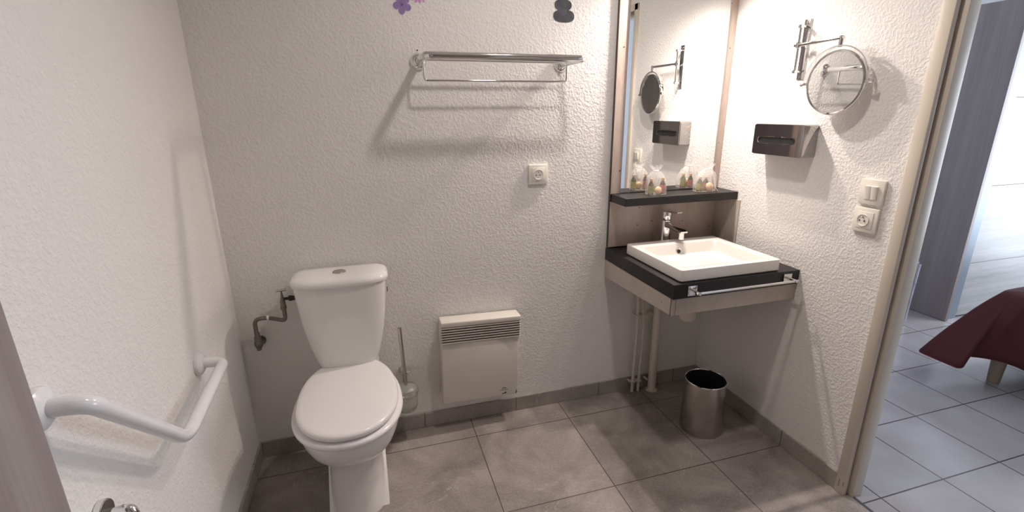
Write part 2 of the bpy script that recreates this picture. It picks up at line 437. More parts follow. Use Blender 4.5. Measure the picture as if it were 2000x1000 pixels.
# rear deck under the cistern
bm = nb(); loft(bm, [[(x, y, z) for x, y in rrect(tx - w, tx + w, -.24, -.035, .03)] for z, w in ((.30, .10), (.36, .112), (.425, .115), (.432, .11))]); obj('rear_deck', bm, 'ceramic', t, angle=50)
# foot wing with screw
for s in (1, -1):
    bm = nb(); prism(bm, [(-.435, .0008), (-.30, .125), (-.225, .14), (-.165, .20), (-.10, .20), (-.08, .0008)], 'x', tx + s * .07, tx + s * .1075, .004)
    w = obj('foot_wing', bm, 'ceramic', t)
    bm = nb(); cyl(bm, (tx + s * .1065, -.262, .098), .0045, s * .003, 'x', 14); obj('screw', bm, 'black', w)
# seat and lid
bm = nb(); cy = -.385
loft(bm, [sring(tx, cy, hx, hf, .30, z, 2.15, 2.3, 72, -.14) for z, hx, hf in
          ((.406, .178, .228), (.409, .183, .234), (.415, .187, .238), (.422, .187, .238), (.428, .182, .233), (.429, .165, .217))])
obj('seat', bm, 'plastic', t, angle=50)
bm = nb()
loft(bm, [sring(tx, cy, hx, hf, .29, z, 2.15, 2.35, 72, -.137) for z, hx, hf in
          ((.4325, .163, .217), (.437, .171, .226), (.446, .1735, .2285), (.4525, .1715, .226), (.4565, .166, .220), (.458, .153, .208), (.459, .09, .14))])
obj('lid', bm, 'plastic', t, angle=60)
for s in (-1, 1):
    bm = nb(); cyl(bm, (tx + s * .075 - .02, -.128, .441), .011, .04, 'x', 16, .003); obj('hinge', bm, 'plastic', t)
# cistern
bm = nb()
loft(bm, [sring(tx, -.10, hx, d - .10, .082, z, nf, 9, 72) for z, hx, d, nf in
          ((.4335, .098, .150, 3), (.4365, .106, .160, 3.), (.455, .112, .165, 3.2), (.49, .123, .170, 3.4), (.54, .136, .176, 3.6), (.60, .148, .181, 3.8),
           (.67, .158, .185, 3.8), (.74, .165, .188, 3.8), (.7985, .169, .190, 3.8))])
obj('tank', bm, 'ceramic', t, angle=50)
bm = nb()
loft(bm, [sring(tx, -.10, hx, d - .10, b, z, 3.2, 6, 72) for z, hx, d, b in
          ((.7995, .170, .190, .080), (.801, .178, .199, .086), (.809, .180, .201, .088), (.818, .178, .199, .088), (.8265, .170, .190, .084), (.832, .150, .170, .074), (.8345, .10, .14, .05))])
obj('tank_lid', bm, 'ceramic', t, angle=60)
bm = nb(); cyl(bm, (tx, -.112, .8325), .0245, .006, 'z', 36, .002)
fb = obj('flush_button', bm, 'steel', t)
bm = nb(); box(bm, tx + .1705, tx + .174, -.115, -.107, .735, .755, .001); obj('side_badge', bm, 'edge_dark', t)

# ------------------------------------------------------------------ water supply
t = thing('water_supply_pipe', 'oxidised metal water pipe with stop valve on the wall beside the toilet cistern', 'pipe', (.12, -.05, .52))
Y = -.048
pts = fillet([(.073, Y, .585), (.073, Y, .655), (.122, Y, .655), (.183, Y, .634), (.184, Y, .70)], [.045, .02, .016], 8)
bm = nb(); tube(bm, pts, .0078); obj('pipe', bm, 'grey_pipe', t)
bm = nb(); lathe(bm, (.183, Y, .682), [(.009, 0), (.0115, .004), (.0115, .016), (.0095, .02), (.0095, .034), (.0075, .042), (.005, .056), (.0035, .066), (.0035, .078)], 'z', 20)
v = obj('stop_valve', bm, 'grey_pipe', t)
bm = nb(); tube(bm, [(.166, Y, .761), (.200, Y, .763)], .0048); obj('valve_handle', bm, 'steel', v)
bm = nb(); cyl(bm, (.19, Y, .726), .006, .022, 'x', 16); cyl(bm, (.206, Y, .726), .0115, .014, 'x', 6, .001); cyl(bm, (.219, Y, .726), .009, .018, 'x', 16); obj('cistern_nut', bm, 'black', v)
bm = nb(); lathe(bm, (.074, Y, .535), [(.012, 0), (.015, .008), (.0155, .02), (.012, .028), (.0125, .03), (.0125, .044), (.0095, .05), (.0095, .062)], 'z', 20)
cyl(bm, (.074, -.001, .544), .013, -.05, 'y', 20); el = obj('elbow_fitting', bm, 'grey_pipe', t)
bm = nb(); cyl(bm, (.074, 0, .544), .019, -.006, 'y', 24, .002); obj('wall_collar', bm, 'grey_pipe', el)
bm = nb(); cyl(bm, (.0735, Y, .522), .009, .014, 'z', 14, .002); obj('drain_plug', bm, 'grey_pipe', el)
bm = nb(); lathe(bm, (.122, Y, .6545), [(.0082, -.004), (.0098, 0), (.0082, .004)], 'x', 16); obj('pipe_clip', bm, 'plastic', t)

# ------------------------------------------------------------------ toilet brush
t = thing('toilet_brush_set', 'wall-hung toilet brush with steel handle in a frosted glass cup', 'toilet brush', (.622, -.09, .17))
bm = nb(); cyl(bm, (.618, 0, .318), .021, -.012, 'y', 28, .003); cyl(bm, (.618, -.01, .318), .009, -.028, 'y', 20); obj('wall_mount', bm, 'chrome', t)
bm = nb(); cyl(bm, (.638, -.012, .326), .011, -.02, 'y', 16, .002); obj('mount_screw', bm, 'chrome', t)
bx, by = .622, -.098
bm = nb()
rr = [(.0495, .262), (.053, .262), (.053, .272), (.0495, .272)]
loft(bm, [[(bx + r * math.cos(2 * PI * i / 40), by + r * math.sin(2 * PI * i / 40), z) for i in range(40)] for r, z in rr + rr[:1]], False, False)
box(bm, .612, .624, -.052, -.03, .262, .272); box(bm, .612, .624, -.036, -.026, .262, .325); obj('holder_ring', bm, 'chrome', t)
bm = nb(); lathe(bm, (bx, by, .172), [(.022, 0), (.036, .004), (.044, .018), (.048, .05), (.049, .10), (.0485, .104), (.046, .104), (.044, .05), (.040, .02), (.02, .006)], 'z', 40); obj('glass_cup', bm, 'glass_frost', t, angle=60)
bm = nb(); lathe(bm, (bx, by, .277), [(.046, 0), (.047, .002), (.044, .007), (.02, .015), (.009, .018)], 'z', 36); obj('cup_lid', bm, 'glass_frost', t, angle=60)
bm = nb(); tube(bm, [(bx, by, .29), (bx - .008, by - .004, .562)], .0078, 20); cyl(bm, (bx - .008, by - .004, .561), .0085, .004, 'z', 20); obj('handle', bm, 'steel', t)

# ------------------------------------------------------------------ heater (hangs slightly askew)
hc = Vector((.962, -.04, .345))
t = thing('electric_heater', 'cream wall convector heater with slatted top hung slightly crooked', 'heater', hc)
def hb(*a, **k):
    bm = k.pop('bm', None) or nb(); box(bm, *a, **k); return bm
def tilt(bm):
    bmesh.ops.rotate(bm, verts=bm.verts[:], cent=hc, matrix=Matrix.Rotation(math.radians(1.75), 3, 'Y')); return bm
hx0, hx1, hz0, hz1 = .7815, 1.1425, .143, .548
body = nb(); box(body, hx0 + .004, hx1 - .004, -.074, -.012, hz0, .443, .006, 3); box(body, hx0 + .02, hx1 - .02, -.012, 0., hz0 + .05, hz1 - .06)
obj('body', tilt(body), 'heater', t)
bm = nb(); box(bm, hx0 + .006, hx1 - .006, -.077, -.012, .443, hz1 - .006); obj('grille_core', tilt(bm), 'heater_dark', t)
bm = nb()
lo, hi = .4445, .5265
for k in range(7):
    z = lo + (hi - lo) * k / 7
    prism(bm, [(-.076, z + .0035), (-.0835, z + .0012), (-.0845, z + .002), (-.0845, z + .0042), (-.076, z + .0062)], 'x', hx0 + .001, hx1 - .001)
for x in (hx0, hx1 - .0025): box(bm, x, x + .0025, -.078, -.014, .442, hz1 - .01)
obj('grille', tilt(bm), 'heater', t)
bm = nb(); box(bm, hx0, hx1, -.085, -.01, .523, hz1, .006, 3); obj('top_cap', tilt(bm), 'heater', t)
bm = nb()   # small dark maker's mark: arc above a short line of lettering, and the control marks
YF = -.0745
for i in range(9):
    a = PI * (.1 + .8 * i / 8); x = 1.072 + .009 * math.cos(a); z = .1795 + .007 * math.sin(a)
    box(bm, x - .0016, x + .0016, YF - .0006, YF + .001, z - .0011, z + .0011)
for i in range(9):
    x = 1.0545 + i * .0043; hh = (.0024, .0018, .0026, .002, .0028, .0022, .0026, .0018, .0024)[i]
    box(bm, x, x + .0027, YF - .0006, YF + .001, .1745 - hh / 2, .1745 + hh / 2)
obj('logo', tilt(bm), 'black', t); bm = nb()
prism(bm, [(1.062, .155), (1.083, .1565), (1.083, .163), (1.078, .163), (1.074, .159), (1.062, .1575)], 'y', YF - .0006, YF + .001)
obj('control_mark', tilt(bm), 'black', t); bm = nb()
prism(bm, [(1.128, .1515), (1.1345, .1525), (1.1345, .166), (1.1315, .166), (1.1315, .156), (1.128, .1545)], 'y', YF - .0006, YF + .001)
obj('corner_mark', tilt(bm), 'black', t)

# ------------------------------------------------------------------ towel rack
t = thing('towel_rack', 'chrome wall towel shelf of tubes with a hanging wire rail above the heater', 'towel rack', (1.06, -.1, 1.6))
for x in (.768, 1.349):
    bm = nb(); lathe(bm, (x, 0, 1.604), [(.031, 0), (.031, -.004), (.029, -.010), (.018, -.017), (.0125, -.021), (.0125, -.030)], 'y', 36); f = obj('wall_flange', bm, 'chrome', t, angle=50)
    bm = nb()
    for q, rr_ in ((-.013, .021), (-.0175, .0165)):
        lathe(bm, (x, q, 1.604), [(rr_ - .0015, .0), (rr_, -.002), (rr_ - .0015, -.004)], 'y', 30)
    obj('flange_ring', bm, 'chrome', f)
bm = nb(); tube(bm, fillet([(.768, -.02, 1.604), (.768, -.215, 1.604), (1.356, -.215, 1.604), (1.349, -.02, 1.604)], .03, 8), .0136, 20); obj('outer_tube', bm, 'chrome', t)
bm = nb(); tube(bm, [(.768, -.078, 1.604), (1.351, -.078, 1.604)], .0052, 14); obj('back_tube', bm, 'chrome', t)
bm = nb(); tube(bm, fillet([(.776, -.075, 1.596), (.778, -.075, 1.532), (1.345, -.075, 1.532), (1.345, -.075, 1.596)], .012, 6), .0042, 12); obj('hanging_wire', bm, 'chrome', t)

# ------------------------------------------------------------------ wall stickers
def petal_flower(bm, cx, cz, R, n, w, a0, y=-.0012):
    for k in range(n):
        a = a0 + 2 * PI * k / n; u = Vector((math.cos(a), math.sin(a))); v = Vector((-u.y, u.x))
        prof = [(0, .3), (.35, .75), (.62, 1.), (.85, .75), (.97, .35), (1., 0.)]
        pts = [(u * (R * d) + v * (w * h)) for d, h in prof] + [(u * (R * d) - v * (w * h)) for d, h in reversed(prof[:-1])]
        yy = y - .0002 * (k % 3)
        prism(bm, [(cx + p.x, cz + p.y) for p in pts], 'y', yy, -.0001)
t = thing('flower_sticker', 'wall sticker of violet and pink flowers above the towel shelf', 'wall sticker', (.735, 0, 1.78))
for cx, cz, R_, w_, a_ in ((.722, 1.797, .034, .0125, -PI / 2 - .12), (.721, 1.845, .036, .0140, .3), (.70, 1.90, .036, .0140, .9)):
    bm = nb(); petal_flower(bm, cx, cz, R_, 5, w_, a_, -.0012 if cz < 1.8 else -.0018); cyl(bm, (cx, -.0005, cz), .010, -.0008, 'y', 14); vf = obj('violet_flower', bm, 'violet', t, smooth=False)
    bm = nb(); cyl(bm, (cx, -.0025, cz), .004, -.0003, 'y', 12); obj('flower_centre', bm, 'violet_dark', vf, smooth=False)
bm = nb(); petal_flower(bm, .783, 1.845, .042, 16, .0062, .1); obj('pink_flower', bm, 'pink', t, smooth=False)
bm = nb(); cyl(bm, (.783, -.0018, 1.845), .012, -.0003, 'y', 20); obj('flower_centre', bm, 'magenta', t, smooth=False)
t = thing('pebble_sticker', 'wall sticker of stacked dark grey pebbles above the towel shelf end', 'wall sticker', (1.358, 0, 1.76))
for k, (cx, cz, hx, hz, n) in enumerate(((1.359, 1.7845, .0455, .0235, 2.5), (1.355, 1.8245, .037, .021, 2.4), (1.358, 1.860, .029, .017, 2.3), (1.356, 1.889, .020, .013, 2.3))):
    bm = nb(); pts = []
    for i in range(40):
        a = 2 * PI * i / 40; c, s = math.cos(a), math.sin(a)
        pts.append((cx + hx * math.copysign(abs(c) ** (2 / n), c), cz + hz * math.copysign(abs(s) ** (2 / n), s)))
    prism(bm, pts, 'y', -.001 - .0002 * (k % 2), -.0001); obj('pebble', bm, 'pebble', t, smooth=False)

# ------------------------------------------------------------------ sockets and switch
def plate_y(name, label, cat, cx, cz):
    t = thing(name, label, cat, (cx, 0, cz - .042))
    bm = nb(); box(bm, cx - .0435, cx + .0435, -.011, 0, cz - .0425, cz + .0425, .003, 2); obj('cover_plate', bm, 'cream', t)
    return t
def socket_face(t, C, n, u, r=.0195):
    """C centre on the plate face, n outward normal, u horizontal direction"""
    C = Vector(C); n = Vector(n); u = Vector(u); up = Vector((0, 0, 1))
    bm = nb(); lathe(bm, C - n * .0005, [(r + .0035, 0), (r + .003, .0028), (r, .0028), (r - .001, .0005), (r * .92, -.0), ], n, 32, True, True)
    w = obj('socket_well', bm, 'cream', t)
    bm = nb(); cyl(bm, C + u * .0065 - up * .002 + n * .0002, .0024, .0012, n, 12); cyl(bm, C - u * .0105 - up * .002 + n * .0002, .0024, .0012, n, 12); obj('contact_hole', bm, 'black', w)
    bm = nb(); cyl(bm, C + up * .0105 + n * .0, .0023, .009, n, 12, .0008); obj('earth_pin', bm, 'steel', w)
t = plate_y('power_socket', 'cream wall socket on the back wall above the heater', 'socket', 1.2515, 1.157)
bm = nb(); box(bm, 1.2515 - .029, 1.2515 + .029, -.0128, -.010, 1.157 - .029, 1.157 + .029, .001); obj('socket_insert', bm, 'cream', t)
socket_face(t, (1.2515, -.0128, 1.157), (0, -1, 0), (1, 0, 0))
def plate_x(name, label, cat, cy, cz):
    t = thing(name, label, cat, (W, cy, cz - .045))
    bm = nb(); box(bm, W - .011, W, cy - .0425, cy + .0425, cz - .043, cz + .043, .003, 2); obj('cover_plate', bm, 'cream', t)
    return t
t = plate_x('light_switch', 'cream double light switch beside the door frame, above a socket', 'light switch', -.777, 1.1465)
for s in (0, 1):
    y0 = -.801 + s * .0215 + .001
    bm = nb(); prism(bm, [(W - .0105, 1.122), (W - .0135, 1.1225), (W - .0195, 1.167), (W - .0105, 1.1685)], 'y', y0 + .0003, y0 + .0212, .0008); obj('rocker', bm, 'cream', t)
t = plate_x('power_socket', 'cream wall socket under the light switch beside the door', 'socket', -.7745, 1.0495)
bm = nb(); box(bm, W - .0128, W - .010, -.803, -.746, 1.021, 1.079, .001); obj('socket_insert', bm, 'cream', t)
socket_face(t, (W - .0128, -.769, 1.049), (-1, 0, 0), (0, -1, 0), .0185)

# ------------------------------------------------------------------ mirror wall unit
PX0 = 1.600
t = thing('vanity_back_panel', 'concrete-look panel behind the mirror and above the basin', 'wall panel', (1.89, 0, .8))
bm = nb(); box(bm, PX0, W - .0005, -.016, -.0006, .8005, 2.03, .001, 1); obj('panel', bm, 'concrete', t)
bm = nb(); box(bm, PX0 - .001, PX0, -.0165, -.0006, .8005, 2.03); obj('edge_strip', bm, 'edge_dark', t)
bm = nb(); box(bm, W - .005, W - .0003, -.178, -.0165, .8005, 1.0185, .001, 1); tag(obj('vanity_side_panel', bm, 'concrete_side'), 'small pale concrete-look panel on the right wall under the shelf', 'wall panel')
t = thing('wall_mirror', 'tall rectangular wall mirror above the dark shelf', 'mirror', (1.9, -.02, 1.06))
MX0, MX1, MT = 1.648, 2.139, 1.99
bm = nb(); box(bm, MX0, MX1, -.0195, -.0163, 1.0565, MT); obj('backing', bm, 'edge_dark', t)
bm = nb(); box(bm, MX0 + .0003, MX1 - .0003, -.0210, -.0196, 1.057, MT - .0003, .0006, 1); obj('mirror_glass', bm, 'mirror', t, smooth=False)
for x in (MX0 - .0012, MX1):
    bm = nb(); box(bm, x, x + .0012, -.0212, -.0163, 1.0565, MT); obj('mirror_edge', bm, 'chrome', t, smooth=False)
bm = nb(); box(bm, PX0 - .001, W - .0005, -.155, -.0215, 1.0195, 1.0545, .0012, 1); box(bm, PX0 - .001, W - .0005, -.03, -.0172, 1.0195, 1.0545)
tag(obj('vanity_shelf', bm, 'laminate_dark'), 'narrow black laminate shelf under the mirror carrying two gift bags', 'shelf')

# counter
t = thing('vanity_counter', 'black laminate vanity counter on concrete-look skirts under the basin', 'vanity counter', (1.89, -.27, .66))
CT, CB, CF = .7965, .7385, -.548
bm = nb()
def wr(i, z, o=True):
    if o: return [(x, y, z) for x, y in rrect(PX0 - .004 + i, W - .0005 - i, CF + i, -.0005 - i, .0015, 2)]
    return [(x, y, z) for x, y in rrect(1.66, 2.07, -.505, -.15, .03, 2)]
loft(bm, [wr(0, CB + .001), wr(0, CT - .001), wr(.001, CT), wr(0, CT, False), wr(0, CB, False), wr(.001, CB), wr(0, CB + .001)], False, False); obj('worktop', bm, 'laminate_dark', t)
bm = nb(); prism(bm, [(-.001, CB - .0005), (-.001, .657), (-.02, .653), (CF + .013, .671), (CF + .013, CB - .0005)], 'x', PX0 - .003, PX0 + .015); obj('side_skirt', bm, 'concrete_side', t)
bm = nb(); box(bm, PX0 + .0155, W - .001, CF + .006, CF + .022, .670, CB - .0005, .001, 1); obj('front_skirt', bm, 'concrete_side', t)
bm = nb(); box(bm, PX0 - .001, PX0 + .0145, CF + .006, CF + .0125, .670, CB - .0005); obj('corner_batten', bm, 'concrete_side', t)
bm = nb(); box(bm, PX0 + .0147, PX0 + .0155, CF + .0058, CF + .02, .669, CB - .0005); obj('joint_gap', bm, 'edge_dark', t)
bm = nb(); box(bm, PX0 - .0032, PX0 + .006, CF + .0122, CF + .0134, .669, CB - .0005); obj('joint_gap', bm, 'edge_dark', t)
bm = nb(); cyl(bm, (PX0 - .003, -.478, .703), .0022, -.0004, 'x', 10); obj('screw_hole', bm, 'edge_dark', t)

# basin
bxa, bxb, bya, byb = 1.634, 2.098, -.532, -.122
t = thing('washbasin', 'square white ceramic washbasin set on the black counter', 'washbasin', ((bxa + bxb) / 2, (bya + byb) / 2, CT))
Z0, Z1 = CT + .0006, .8445
def rz(i, z, r, back=0.): return [(x, y, z) for x, y in rrect(bxa + i, bxb - i, bya + i, byb - i - back, r, 6)]
bm = nb()
ix = .040
def inner(i, z, r, back): return [(x, y, z) for x, y in rrect(bxa + i, bxb - i, bya + i, byb - i - back, r, 6)]
loft(bm, [rz(.004, Z0, .012), rz(.0, Z0 + .004, .014), rz(.0, Z1 - .004, .014), rz(.0012, Z1 - .001, .0135), rz(.004, Z1, .012),
          inner(.033, Z1, .02, .028), inner(.0365, Z1 - .0015, .02, .028), inner(.039, Z1 - .006, .022, .028), inner(.048, Z1 - .04, .03, .03), inner(.060, Z1 - .068, .04, .034),
          inner(.085, Z1 - .083, .05, .035), inner(.14, Z1 - .092, .05, .035), inner(.185, Z1 - .096, .008, .035)], True, True)
obj('basin_body', bm, 'ceramic_basin', t, angle=40)
bcx = (bxa + bxb) / 2
yo = byb - .033 - .028 - .0125
bm = nb(); nrm = Vector((0, -1, .28)).normalized()
C0 = Vector((bcx - .008, byb - .028 - .0485, Z1 - .036))
lathe(bm, C0, [(.0145, -.002), (.0150, .0015), (.0125, .003), (.0095, .0022)], nrm, 28); ov = obj('overflow_ring', bm, 'chrome', t)
bm = nb(); cyl(bm, C0 + nrm * .0024, .0092, .0006, nrm, 24); obj('overflow_hole', bm, 'black', ov)
bm = nb(); lathe(bm, (bcx, -.335, Z1 - .0955), [(.026, 0), (.026, .002), (.02, .004), (.004, .0035)], 'z', 28); obj('drain', bm, 'chrome', t)

# faucet
fx, fy = 1.871, -.066
t = thing('mixer_tap', 'chrome single-lever mixer tap standing behind the basin', 'tap', (fx, fy, CT))
bm = nb(); lathe(bm, (fx, fy, CT + .0004), [(.026, 0), (.029, .004), (.0265, .006), (.0248, .012), (.0238, .06), (.023, .128), (.0215, .1295)], 'z', 36); b = obj('tap_body', bm, 'chrome', t)
bm = nb()
def srect(cx, y, zc, hx, hz): return [(cx + a, y, zc + b_) for a, b_ in rrect(-hx, hx, -hz, hz, min(hx, hz) * .7, 4)]
loft(bm, [srect(fx, fy + .005, CT + .108, .016, .018), srect(fx, fy - .03, CT + .110, .017, .014), srect(fx, fy - .07, CT + .106, .0175, .010), srect(fx, fy - .125, CT + .102, .0195, .0075), srect(fx, fy - .142, CT + .100, .018, .0035)])
obj('spout', bm, 'chrome', t, angle=50)
bm = nb(); cyl(bm, (fx, fy - .122, CT + .097), .0135, -.030, 'z', 28, .002); obj('aerator', bm, 'chrome', t)
bm = nb(); lathe(bm, (fx, fy, CT + .1325), [(.0225, 0), (.0235, .002), (.0232, .034), (.021, .040)], 'z', 36)
lv = obj('lever_base', bm, 'chrome', t)
bm = nb(); loft(bm, [srect(fx, fy + .019, CT + .170, .015, .003), srect(fx, fy, CT + .1735, .0195, .0045), srect(fx, fy - .03, CT + .173, .017, .004), srect(fx, fy - .075, CT + .1765, .0145, .003), srect(fx, fy - .098, CT + .1805, .013, .0022)]); obj('lever', bm, 'chrome', lv, angle=50)

# towel bar on the counter front
t = thing('counter_towel_bar', 'thin chrome towel bar with square mounts on the front of the black counter', 'towel bar', (1.88, CF, .77))
zb = .7665
for x in (1.675, 2.121):
    bm = nb(); box(bm, x - .020, x + .020, CF - .006, CF - .0002, zb - .019, zb + .021, .0015); q = obj('square_mount', bm, 'chrome', t)
    bm = nb(); cyl(bm, (x, CF - .005, zb + .004), .0055, -.045, 'y', 16, .001); obj('post', bm, 'chrome', q)
bm = nb(); tube(bm, [(1.662, CF - .043, zb + .003), (2.134, CF - .043, zb + .003)], .0052, 16); obj('rail', bm, 'chrome', t)

# pipes below
tp = []
for i, (x, lab) in enumerate(((1.776, 'thin white painted water pipe under the counter, nearest the heater'), (1.811, 'thin white painted water pipe under the counter, between its twin and the thick drain'))):
    t = thing('water_pipe', lab, 'pipe', (x, -.03, 0), 'thin water pipes under the vanity counter')
    bm = nb(); x1 = x + (.0 if i == 0 else -.008)
    tube(bm, [(x, -.030, .0005), (x, -.030, .06), (x + .003, -.032, .20), (x + .004, -.033, .35), (x1, -.031, .50), (x1 - .003, -.03, .555), (x1 - .003, -.03, .68)], .0075, 14); obj('pipe', bm, 'white_pipe', t)
    bm = nb(); cyl(bm, (x1 - .003, -.03, .548), .0105, .022, 'z', 6, .001); obj('coupling_nut', bm, 'steel', t)
    for z in (.0745 - .012, .435):
        bm = nb(); cyl(bm, (x - .014 + (.003 if z > .2 else 0), -.0085, z), .0055, -.022, 'y', 12, .001); box(bm, x - .014, x + .010, -.044, -.016, z - .005, z + .005, .002); obj('pipe_clip', bm, 'white_pipe', t)
t = thing('drain_pipe', 'thick white waste pipe dropping from the basin to the floor', 'pipe', (1.885, -.04, 0))
bm = nb(); tube(bm, fillet([(1.885, -.042, .0005), (1.885, -.042, .56), (1.885, -.235, .56)], .05, 8), .0205, 24); obj('pipe', bm, 'white_pipe', t)
bm = nb(); lathe(bm, (1.885, -.042, .0008), [(.030, 0), (.030, .002), (.0215, .005)], 'z', 28); obj('floor_collar', bm, 'white_pipe', t)
for z in (.0745 - .012, .435):
    bm = nb(); cyl(bm, (1.857, -.0085, z), .006, -.03, 'y', 12, .001); obj('pipe_clip', bm, 'white_pipe', t)
t = thing('bottle_trap', 'white plastic trap hanging beneath the basin behind the front skirt', 'sink trap', (1.885, -.27, .50))
bm = nb(); lathe(bm, (1.885, -.27, .497), [(.018, 0), (.031, .006), (.036, .02), (.036, .10), (.028, .108), (.0175, .11), (.0175, .236)], 'z', 32); obj('trap_body', bm, 'white_pipe', t)
bm = nb(); lathe(bm, (1.885, -.27, .60), [(.036, 0), (.040, .003), (.040, .018), (.036, .021)], 'z', 12); obj('trap_nut', bm, 'white_pipe', t)

# ------------------------------------------------------------------ magnifying mirror
t = thing('magnifying_mirror', 'round chrome shaving mirror on a swivel arm on the right wall', 'mirror', (W, -.40, 1.53))
ry, rx = -.3965, 2.152
bm = nb(); box(bm, W - .004, W, -.421, -.389, 1.527, 1.742, .0015); pl = obj('wall_plate', bm, 'chrome', t)
for z in (1.540, 1.729):
    bm = nb(); cyl(bm, (W - .004, -.404, z), .0045, -.002, 'x', 14, .0008); obj('plate_screw', bm, 'steel', pl)
for z in (1.556, 1.715):
    bm = nb(); box(bm, rx - .008, W - .003, -.411, -.397, z - .004, z + .004, .0015); cyl(bm, (rx - .003, -.404, z - .006), .0068, .012, 'z', 18, .001); obj('bracket', bm, 'chrome', t)
bm = nb(); tube(bm, [(rx, -.404, 1.55), (rx, -.404, 1.722)], .0048, 14); obj('pivot_rod', bm, 'chrome', t)
AZ = 1.650
bm = nb(); tube(bm, [(rx, -.388, AZ), (2.132, -.608, AZ)], .0062, 16); cyl(bm, (rx, -.404, AZ - .011), .0095, .022, 'z', 22, .002); arm = obj('arm', bm, 'chrome', t)
bm = nb(); cyl(bm, (2.132, -.600, AZ + .006), .0075, -.034, 'z', 20, .001); obj('hinge_pin', bm, 'chrome', arm)
mc = Vector((2.133, -.602, 1.506)); MR = .1065
mn = Vector((-.9985, -.055, -.003)).normalized()
mu = Vector((0, 0, 1)).cross(mn).normalized(); mv = mn.cross(mu)
def disc_pt(a, r, h): return mc + mu * (r * math.cos(a)) + mv * (r * math.sin(a)) + mn * h
bm = nb(); n = 72
prof = [(MR - .0065, .0045), (MR - .001, .006), (MR + .0015, .003), (MR + .0015, -.004), (MR - .001, -.0065), (MR - .0065, -.006), (MR - .0065, .0045)]
loft(bm, [[disc_pt(2 * PI * i / n, r, h) for i in range(n)] for r, h in prof], False, False)
fr = obj('mirror_frame', bm, 'chrome', t, angle=60)
for nm, h0, h1 in (('mirror_glass', .0006, .0036), ('mirror_glass_back', -.004, .0004)):
    bm = nb(); loft(bm, [[disc_pt(2 * PI * i / n, MR - .006, h) for i in range(n)] for h in (h0, h1)]); obj(nm, bm, 'mirror', fr, smooth=False)
bm = nb()   # half-hoop yoke
arc = [disc_pt(a, MR + .0125, 0) for a in [PI * k / 36 for k in range(37)]]
rings = []
for k in range(37):
    a = PI * k / 36; rings.append([disc_pt(a, MR + .0125 + r, h) for r, h in ((-.0022, -.008), (.0022, -.008), (.0022, .008), (-.0022, .008))])
loft(bm, rings); obj('yoke', bm, 'chrome', t)
for a in (0, PI):
    bm = nb(); p = disc_pt(a, MR + .001, 0); q = disc_pt(a, MR + .026, 0)
    tube(bm, [p, q], .0045, 14); tube(bm, [disc_pt(a, MR + .0155, 0), disc_pt(a, MR + .026, 0)], .0082, 18); obj('swivel_knob', bm, 'chrome', t)

# ------------------------------------------------------------------ tissue dispenser
t = thing('tissue_dispenser', 'chrome wall tissue box with dark polished front and oval slot', 'tissue box', (W, -.39, 1.245))
ty0, ty1, tz0, tz1, txf = -.526, -.278, 1.241, 1.362, 2.115
bm = nb(); prism(bm, rrect(ty0, ty1, tz0, tz1, .008, 4), 'x', txf + .003, W, .001); bd = obj('box_body', bm, 'steel_polished', t)
def slot(cy, cz, hl, r, k=8):
    return [(cy + hl + r * math.cos(-PI / 2 + PI * i / k), cz + r * math.sin(-PI / 2 + PI * i / k)) for i in range(k + 1)] + \
           [(cy - hl + r * math.cos(PI / 2 + PI * i / k), cz + r * math.sin(PI / 2 + PI * i / k)) for i in range(k + 1)]
cyS, czS = (ty0 + ty1) / 2 + .006, (tz0 + tz1) / 2 - .002
bm = nb()
outer = rrect(ty0 + .0015, ty1 - .0015, tz0 + .0015, tz1 - .0015, .007, 4)
def at_ring(poly, a):   # where the ray at angle a from the slot centre meets poly
    d = Vector((math.cos(a), math.sin(a))); best = None
    for i in range(len(poly)):
        p = Vector(poly[i]) - Vector((cyS, czS)); q = Vector(poly[(i + 1) % len(poly)]) - Vector((cyS, czS)); e = q - p
        den = d.x * e.y - d.y * e.x
        if abs(den) < 1e-9: continue
        s = (p.x * e.y - p.y * e.x) / den; u = (p.x * d.y - p.y * d.x) / den
        if s > 0 and -1e-6 <= u <= 1 + 1e-6: best = s if best is None else min(best, s)
    return Vector((cyS, czS)) + d * best
hole = slot(cyS, czS, .078, .0115)
angs = sorted({round(math.atan2(p[1] - czS, p[0] - cyS), 5) for p in hole + outer})
HO = [at_ring(hole, a) for a in angs]; HM = [at_ring(slot(cyS, czS, .078, .016), a) for a in angs]; OU = [at_ring(outer, a) for a in angs]
mk = lambda L, x: [(x, p.x, p.y) for p in L]
loft(bm, [mk(OU, txf + .003), mk(OU, txf), mk(HM, txf), mk(HM, txf - .0015), mk(HO, txf - .0005), mk(HO, txf + .0025)], False, False)
obj('front_plate', bm, 'chrome_dark', t, angle=30)
bm = nb(); prism(bm, slot(cyS, czS, .078, .0112), 'x', txf + .0022, txf + .0028); obj('slot_opening', bm, 'black', t)

